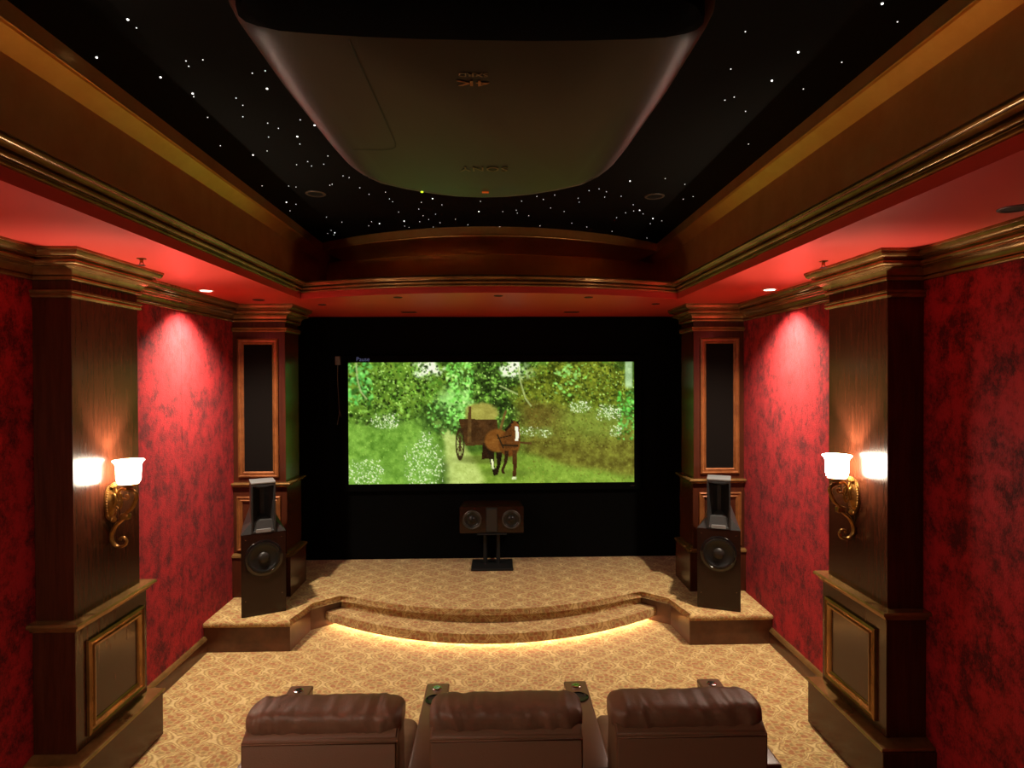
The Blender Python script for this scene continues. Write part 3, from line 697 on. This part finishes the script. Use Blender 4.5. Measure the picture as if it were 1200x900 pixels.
# ================================================================ SCREEN
def paint(nx=440, ny=186):
    """the woodland still on the screen, painted into an array: row 0 is the top"""
    rng = np.random.default_rng(5)
    def vn(cx, cy, oct_=4, seed=0):
        r = np.random.default_rng(seed); out = np.zeros((ny, nx)); amp = 1.; tot = 0
        for o in range(oct_):
            gx, gy = int(cx * 2 ** o) + 2, int(cy * 2 ** o) + 2
            g = r.random((gy + 1, gx + 1))
            xs = np.linspace(0, gx - 1.001, nx); ys = np.linspace(0, gy - 1.001, ny)
            xi = xs.astype(int); yi = ys.astype(int); fx = xs - xi; fy = (ys - yi)[:, None]
            fx = fx * fx * (3 - 2 * fx); fy = fy * fy * (3 - 2 * fy)
            a = g[np.ix_(yi, xi)]; b = g[np.ix_(yi, xi + 1)]; c = g[np.ix_(yi + 1, xi)]; d = g[np.ix_(yi + 1, xi + 1)]
            out += amp * ((a * (1 - fx) + b * fx) * (1 - fy) + (c * (1 - fx) + d * fx) * fy); tot += amp; amp *= .6
        return out / tot
    YY, XX = np.mgrid[0:ny, 0:nx]; X = XX / (nx - 1) * 1082; Y = YY / (ny - 1) * 463
    img = np.zeros((ny, nx, 3))
    c = lambda *v: np.array(v, float)
    def blend(mask, col):
        nonlocal img
        m = np.clip(mask, 0, 1)[..., None]; img = img * (1 - m) + (col if getattr(col, 'ndim', 1) == 3 else col[None, None, :]) * m
    def lerp(t, a, b): t = np.clip(t, 0, 1)[..., None]; return a * (1 - t) + b * t
    ss = lambda v, a, b: np.clip((v - a) / (b - a), 0, 1) ** 2 * (3 - 2 * np.clip((v - a) / (b - a), 0, 1))
    def ell(cx, cy, rx, ry, soft=.25, rag=0, seed=1):
        d = np.sqrt(((X - cx) / rx) ** 2 + ((Y - cy) / ry) ** 2)
        if rag: d = d + (vn(40, 18, 3, seed) - .5) * rag
        return 1 - ss(d, 1 - soft, 1 + soft)
    def leaves(n, x0, x1, y0, y1, cols, rmin, rmax, mask=None, al=.85):
        for _ in range(n):
            cx, cy = rng.uniform(x0, x1), rng.uniform(y0, y1)
            if mask is not None:
                if mask[min(ny - 1, int(cy / 463 * ny)), min(nx - 1, int(cx / 1082 * nx))] < rng.random(): continue
            r = rng.uniform(rmin, rmax); th = rng.uniform(0, PI); k = rng.uniform(.4, .9)
            ix0, ix1 = max(0, int((cx - r) / 1082 * nx)), min(nx, int((cx + r) / 1082 * nx) + 2)
            iy0, iy1 = max(0, int((cy - r) / 463 * ny)), min(ny, int((cy + r) / 463 * ny) + 2)
            if ix1 <= ix0 or iy1 <= iy0: continue
            dx = X[iy0:iy1, ix0:ix1] - cx; dy = Y[iy0:iy1, ix0:ix1] - cy
            u = dx * math.cos(th) + dy * math.sin(th); v = -dx * math.sin(th) + dy * math.cos(th)
            m = np.clip(1.6 * (1 - np.sqrt((u / r) ** 2 + (v / (r * k)) ** 2)), 0, 1)[..., None] * al
            col = c(*cols[rng.integers(len(cols))]) * rng.uniform(.8, 1.2)
            img[iy0:iy1, ix0:ix1] = img[iy0:iy1, ix0:ix1] * (1 - m) + col * m
    n1, n2, n3 = vn(14, 6, 5, 1), vn(60, 26, 3, 2), vn(6, 3, 4, 3)
    img[:] = lerp(n1 * 1.5 - .25 + (n2 - .5) * .5, c(26, 40, 12), c(112, 150, 52))
    full = np.ones((ny, nx))
    # left bushes, middle dark wood, right yellow green bush
    blend(ell(170, 90, 210, 150, .3, .5, 4) * .8, lerp(n2 * 1.2 - .1, c(58, 92, 22), c(150, 176, 62)))
    blend(ell(560, 140, 190, 130, .3, .6, 5) * .85, lerp(n2 * 1.3 - .25, c(20, 26, 10), c(92, 124, 48)))
    leaves(800, 0, 700, 0, 240, [(70, 110, 30), (120, 165, 60), (40, 60, 18), (150, 190, 90), (24, 30, 10)], 5, 14)
    blend(ell(300, 25, 50, 30, .4, 1.4, 6), c(236, 240, 250)); blend(ell(620, 32, 42, 30, .4, 1.5, 7), c(240, 244, 250)); blend(ell(690, 50, 40, 30, .4, 1.6, 8) * .7, c(226, 238, 220))
    leaves(240, 230, 760, 0, 120, [(46, 66, 20), (110, 160, 60), (26, 34, 12)], 4, 10)
    rb = np.maximum(ell(870, 90, 200, 110, .2, .5, 9), ell(700, 130, 80, 70, .3, .6, 10))
    blend(rb, lerp(n2 * 1.5 - .3, c(48, 52, 10), c(150, 152, 44)))
    leaves(700, 650, 1082, 0, 190, [(104, 112, 26), (150, 152, 50), (60, 64, 14), (128, 134, 36)], 4, 9, rb)
    leaves(2600, 0, 1082, 0, 300, [(20, 26, 8), (34, 48, 14), (150, 190, 80), (96, 140, 46), (190, 220, 130), (60, 84, 26)], 2.2, 6)
    # bank on the right, lawn, path
    bank = ss(Y - (150 + 40 * np.sin(X / 210 + 2.2)), 0, 70) * ss(X, 600, 700)
    blend(bank, lerp(n2 * 1.2 - .1 + (n1 - .5) * .6, c(82, 66, 22), c(142, 134, 52)))
    blend(bank * ell(960, 220, 190, 70, .6) * .7, lerp(n2, c(104, 120, 40), c(152, 164, 74)))
    blend(bank * ell(720, 190, 80, 90, .6) * .6, lerp(n2, c(70, 46, 16), c(120, 90, 40)))
    lawn_r = ss(Y - (330 + 60 * ss(X, 650, 900) + 30 * ss(X, 900, 1080)), 0, 40) * ss(X, 380, 460)
    blend(lawn_r, lerp(n2 * .9 + (n3 - .5) * .8, c(96, 118, 34), c(158, 178, 72)))
    lawn_l = ss(Y - (205 + 20 * np.sin(X / 70)), 0, 40) * (1 - ss(X, 300, 380))
    blend(lawn_l, lerp(n2 * 1. + (n3 - .5) * .7, c(78, 116, 34), c(150, 188, 84)))
    pc = 400 - 110 * ss(Y, 180, 330) * 0 + 40 * ss(Y, 300, 463) - 100 * (1 - ss(Y, 170, 330))
    pw = 16 + 60 * ss(Y, 200, 463)
    path = (1 - ss(np.abs(X - pc), pw * .6, pw * 1.2)) * ss(Y, 180, 230)
    blend(path * .9, lerp(n2, c(160, 164, 92), c(216, 216, 158)))
    # light gap, hanging vine
    blend(ell(395, 165, 60, 70, .4, .7, 11) * .85, lerp(n2, c(140, 200, 110), c(196, 240, 170)))
    blend(ell(350, 215, 90, 55, .3, .8, 12) * .8, lerp(n2 * 1.4 - .3, c(28, 44, 16), c(110, 150, 60)))
    leaves(260, 370, 470, 0, 230, [(150, 226, 120), (120, 200, 84), (180, 240, 150), (76, 130, 44)], 5, 12)
    leaves(120, 300, 420, 150, 270, [(130, 200, 100), (60, 100, 36), (40, 60, 22)], 4, 10)
    leaves(60, 780, 900, 10, 130, [(130, 196, 96), (160, 216, 130)], 6, 13, ell(830, 60, 60, 60, .6))
    leaves(90, 0, 90, 0, 160, [(90, 180, 90), (120, 200, 110), (50, 90, 34)], 7, 16)
    leaves(120, 1020, 1082, 110, 300, [(90, 190, 70), (130, 210, 110), (50, 90, 30)], 5, 11)
    blend((1 - ss(np.abs(X - 1062), 10, 18)) * (1 - ss(Y, 90, 110)), lerp(n2, c(120, 140, 120), c(190, 206, 190)))
    for pts in ([(30, 0), (34, 60), (46, 110), (70, 140)], [(640, 20), (650, 80), (668, 140), (690, 170)], [(570, 90), (610, 110), (640, 124)]):
        for (xa, ya), (xb, yb) in zip(pts, pts[1:]):
            d = np.abs((X - xa) * (yb - ya) - (Y - ya) * (xb - xa)) / math.hypot(xb - xa, yb - ya)
            tt = ((X - xa) * (xb - xa) + (Y - ya) * (yb - ya)) / ((xb - xa) ** 2 + (yb - ya) ** 2)
            blend((1 - ss(d, 2, 4.5)) * (tt > 0) * (tt < 1) * .8, c(168, 168, 130))
    # white flowers
    for cx, cy, rx, ry, n in ((140, 225, 55, 30, 130), (285, 395, 75, 85, 430), (60, 420, 75, 50, 260), (290, 290, 26, 30, 70), (985, 195, 48, 30, 170), (880, 172, 42, 22, 90), (1014, 266, 24, 22, 60), (680, 265, 34, 18, 36), (740, 270, 30, 20, 36)):
        blend(ell(cx, cy, rx, ry, .5, .7, 20) * .35, c(120, 160, 90))
        leaves(n, cx - rx, cx + rx, cy - ry, cy + ry, [(236, 240, 232), (214, 224, 206), (246, 246, 250)], 2.4, 5, ell(cx, cy, rx, ry, .4), .9)
    leaves(500, 0, 330, 230, 463, [(90, 140, 44), (150, 190, 86), (112, 160, 60)], 2, 5, lawn_l, .5)
    leaves(500, 600, 1082, 200, 463, [(110, 96, 36), (150, 140, 60), (90, 76, 26)], 2, 6, bank, .5)
    # old cart with a load of hay, and a bay horse
    leaves(1600, 380, 1082, 150, 330, [(74, 58, 20), (120, 104, 40), (150, 150, 64), (92, 104, 34), (60, 44, 16)], 2, 5, bank, .6)
    leaves(900, 0, 1082, 230, 463, [(170, 196, 96), (110, 140, 50), (90, 116, 40)], 1.6, 4, np.maximum(lawn_l, lawn_r), .55)
    def poly(pts, col, shade=.25, soft=1.):
        m = np.zeros((ny, nx), bool); n = len(pts); j = n - 1
        for i in range(n):
            xi, yi = pts[i]; xj, yj = pts[j]
            m ^= ((yi > Y) != (yj > Y)) & (X < (xj - xi) * (Y - yi) / ((yj - yi) or 1e-9) + xi); j = i
        blend(m * 1., lerp(n2 * 1.2 - .1, c(*col) * (1 - shade), c(*col) * (1 + shade)))
    def seg(xa, ya, xb, yb, w_, col):
        L_ = math.hypot(xb - xa, yb - ya); d = np.abs((X - xa) * (yb - ya) - (Y - ya) * (xb - xa)) / L_
        tt = ((X - xa) * (xb - xa) + (Y - ya) * (yb - ya)) / L_ ** 2
        blend((1 - ss(d, w_ * .7, w_ * 1.2)) * (tt > 0) * (tt < 1), c(*col))
    blend(ell(520, 372, 120, 16, .4) * .6, c(84, 86, 34)); blend(ell(600, 425, 90, 14, .4) * .5, c(84, 98, 34))
    blend(ell(500, 200, 62, 42, .2, .5, 31), lerp(n2, c(132, 112, 52), c(186, 166, 92)))          # hay
    poly([(414, 216), (560, 220), (566, 312), (440, 320)], (72, 40, 22))
    poly([(452, 168), (462, 168), (462, 316), (446, 316)], (96, 60, 34)); poly([(588, 186), (598, 184), (576, 262), (566, 262)], (106, 74, 40))
    seg(440, 312, 600, 296, 5, (80, 48, 26)); seg(560, 300, 690, 312, 4, (86, 52, 28))
    dw = np.sqrt(((X - 419) / 16) ** 2 + ((Y - 313) / 58) ** 2)
    blend((1 - ss(np.abs(dw - .92), .1, .2)), c(52, 34, 20))
    for k in range(6):
        a = k * PI / 6; seg(419 - 14 * math.cos(a), 313 - 52 * math.sin(a), 419 + 14 * math.cos(a), 313 + 52 * math.sin(a), 1.8, (70, 46, 28))
    poly([(506, 310), (536, 310), (544, 366), (500, 372)], (44, 24, 14))
    bay, dk = (126, 66, 26), (36, 22, 14)
    for pts in ([(520, 330), (548, 330), (548, 392), (560, 432), (546, 434), (536, 396)], [(556, 344), (580, 344), (572, 394), (562, 430), (548, 428), (558, 392)]): poly(pts, dk)
    poly([(536, 372), (544, 372), (548, 408), (540, 408)], (214, 206, 190))
    blend(ell(560, 300, 48, 44, .12), lerp(n2, c(108, 54, 20), c(150, 84, 36))); blend(ell(606, 312, 40, 50, .12), lerp(n2, c(88, 42, 16), c(126, 64, 26)))
    poly([(616, 336), (636, 336), (634, 400), (630, 444), (618, 444), (619, 400)], (74, 38, 18)); poly([(617, 438), (631, 438), (633, 448), (615, 448)], (206, 200, 186)); poly([(588, 340), (604, 340), (598, 384), (584, 414), (590, 426), (578, 428), (574, 412), (586, 382)], (52, 28, 16))
    poly([(582, 286), (610, 232), (642, 236), (648, 290), (634, 330), (592, 330)], (92, 46, 20))
    poly([(612, 240), (622, 226), (640, 228), (646, 256), (642, 300), (624, 304), (618, 280)], (112, 56, 24))
    poly([(626, 246), (638, 246), (642, 276), (640, 302), (628, 302), (630, 270)], (236, 232, 226))
    poly([(610, 238), (614, 218), (624, 232)], dk); poly([(632, 230), (644, 222), (642, 240)], dk)
    seg(590, 262, 612, 238, 5, dk); seg(576, 318, 640, 320, 3.5, (40, 26, 16)); seg(560, 276, 584, 330, 3, (48, 30, 18)); seg(560, 292, 616, 280, 2, (40, 26, 16))
    img = img * .86 + img.mean(-1, keepdims=True) * .14
    img = img + (np.random.default_rng(9).random((ny, nx, 1)) - .5) * 14
    img = np.clip(img * c(1.0, 1.08, .84) * 1.1, 0, 255) / 255
    return np.where(img <= .04045, img / 12.92, ((img + .055) / 1.055) ** 2.4)
img = paint(); ny, nx = img.shape[:2]
sx0, sx1, sz0, sz1, sy = -1.531, 1.527, 1.063, 2.361, YF - .05
scr = thing('projection_screen', 'wide lit projection screen showing a green woodland path with horse and cart', 'screen', (0, YF - .002, 1.0))
gx, gz = np.meshgrid(np.linspace(sx0, sx1, nx), np.linspace(sz1, sz0, ny) - 1.0)
co_ = np.stack([gx, np.full_like(gx, -.048), gz], -1).reshape(-1, 3)
i0 = (np.arange(ny - 1)[:, None] * nx + np.arange(nx - 1)[None, :]).reshape(-1)
fc = np.stack([i0, i0 + nx, i0 + nx + 1, i0 + 1], -1)
me = bpy.data.meshes.new('picture'); me.from_pydata(co_.tolist(), [], fc.tolist())
at_ = me.attributes.new('still', 'FLOAT_COLOR', 'POINT')
at_.data.foreach_set('color', np.concatenate([img.reshape(-1, 3), np.ones((nx * ny, 1))], 1).astype(np.float32).ravel())
ms = bpy.data.materials.new('screen_picture'); ms.use_nodes = True; nt = ms.node_tree; nt.nodes.clear()
e_ = nt.nodes.new('ShaderNodeEmission'); a_ = nt.nodes.new('ShaderNodeAttribute'); a_.attribute_name = 'still'; q_ = nt.nodes.new('ShaderNodeOutputMaterial')
e_.inputs[1].default_value = SCREEN_GLOW; nt.links.new(a_.outputs['Color'], e_.inputs[0]); nt.links.new(e_.outputs[0], q_.inputs[0])
me.materials.append(ms)
po = bpy.data.objects.new('picture', me); COL.objects.link(po); po.parent = scr; po['label'] = 'glowing still of a woodland path, horse and hay cart'
bw = .075
fr = new_bm()
for a, b, c_, d_ in ((sx0 - bw, sx0, sz0 - bw, sz1 + bw), (sx1, sx1 + bw, sz0 - bw, sz1 + bw), (sx0, sx1, sz1, sz1 + bw), (sx0, sx1, sz0 - bw, sz0)):
    box(fr, a, b, -.056, -.001, c_ - 1, d_ - 1, .004)
obj('frame', fr, 'black_velvet', scr)
obj('backing', box(new_bm(), sx0, sx1, -.045, -.001, sz0 - 1, sz1 - 1), 'black', scr)
text('Pause', .062, scr, 'caption', (-1.372, -.0575, 1.394), (PI / 2, 0, 0), 'projected_caption', ext=.0003)
bg = new_bm(); bg = tube(bg, [(sx1 - .03 + .014 * math.cos(k * PI / 6), -.057, sz0 - 1.035 + .008 * math.sin(k * PI / 6)) for k in range(13)], .002, 6); box(bg, sx1 - .012, sx1 + .006, -.058, -.056, sz0 - 1.038, sz0 - 1.034)
obj('frame_badge', bg, 'steel', scr)
cb = thing('hanging_cable', 'thin pale cable hanging from a small bracket beside the screen', 'cable', (-1.645, YF - .001, 2.387))
obj('bracket', box(new_bm(), -.028, .028, -.03, 0, -.05, .04, .003), 'wire', cb)
obj('cord', tube(new_bm(), smooth_pts([(.0, -.02, -.03), (-.006, -.016, -.2), (.004, -.014, -.42), (.01, -.014, -.56), (.004, -.014, -.6), (-.012, -.014, -.69)], 6), .004, 6), 'wire', cb, 180)
obj('cord_end', tube(new_bm(), smooth_pts([(.008, -.012, -.53), (.022, -.012, -.58), (.032, -.012, -.62)], 5), .004, 6), 'wire', cb, 180)
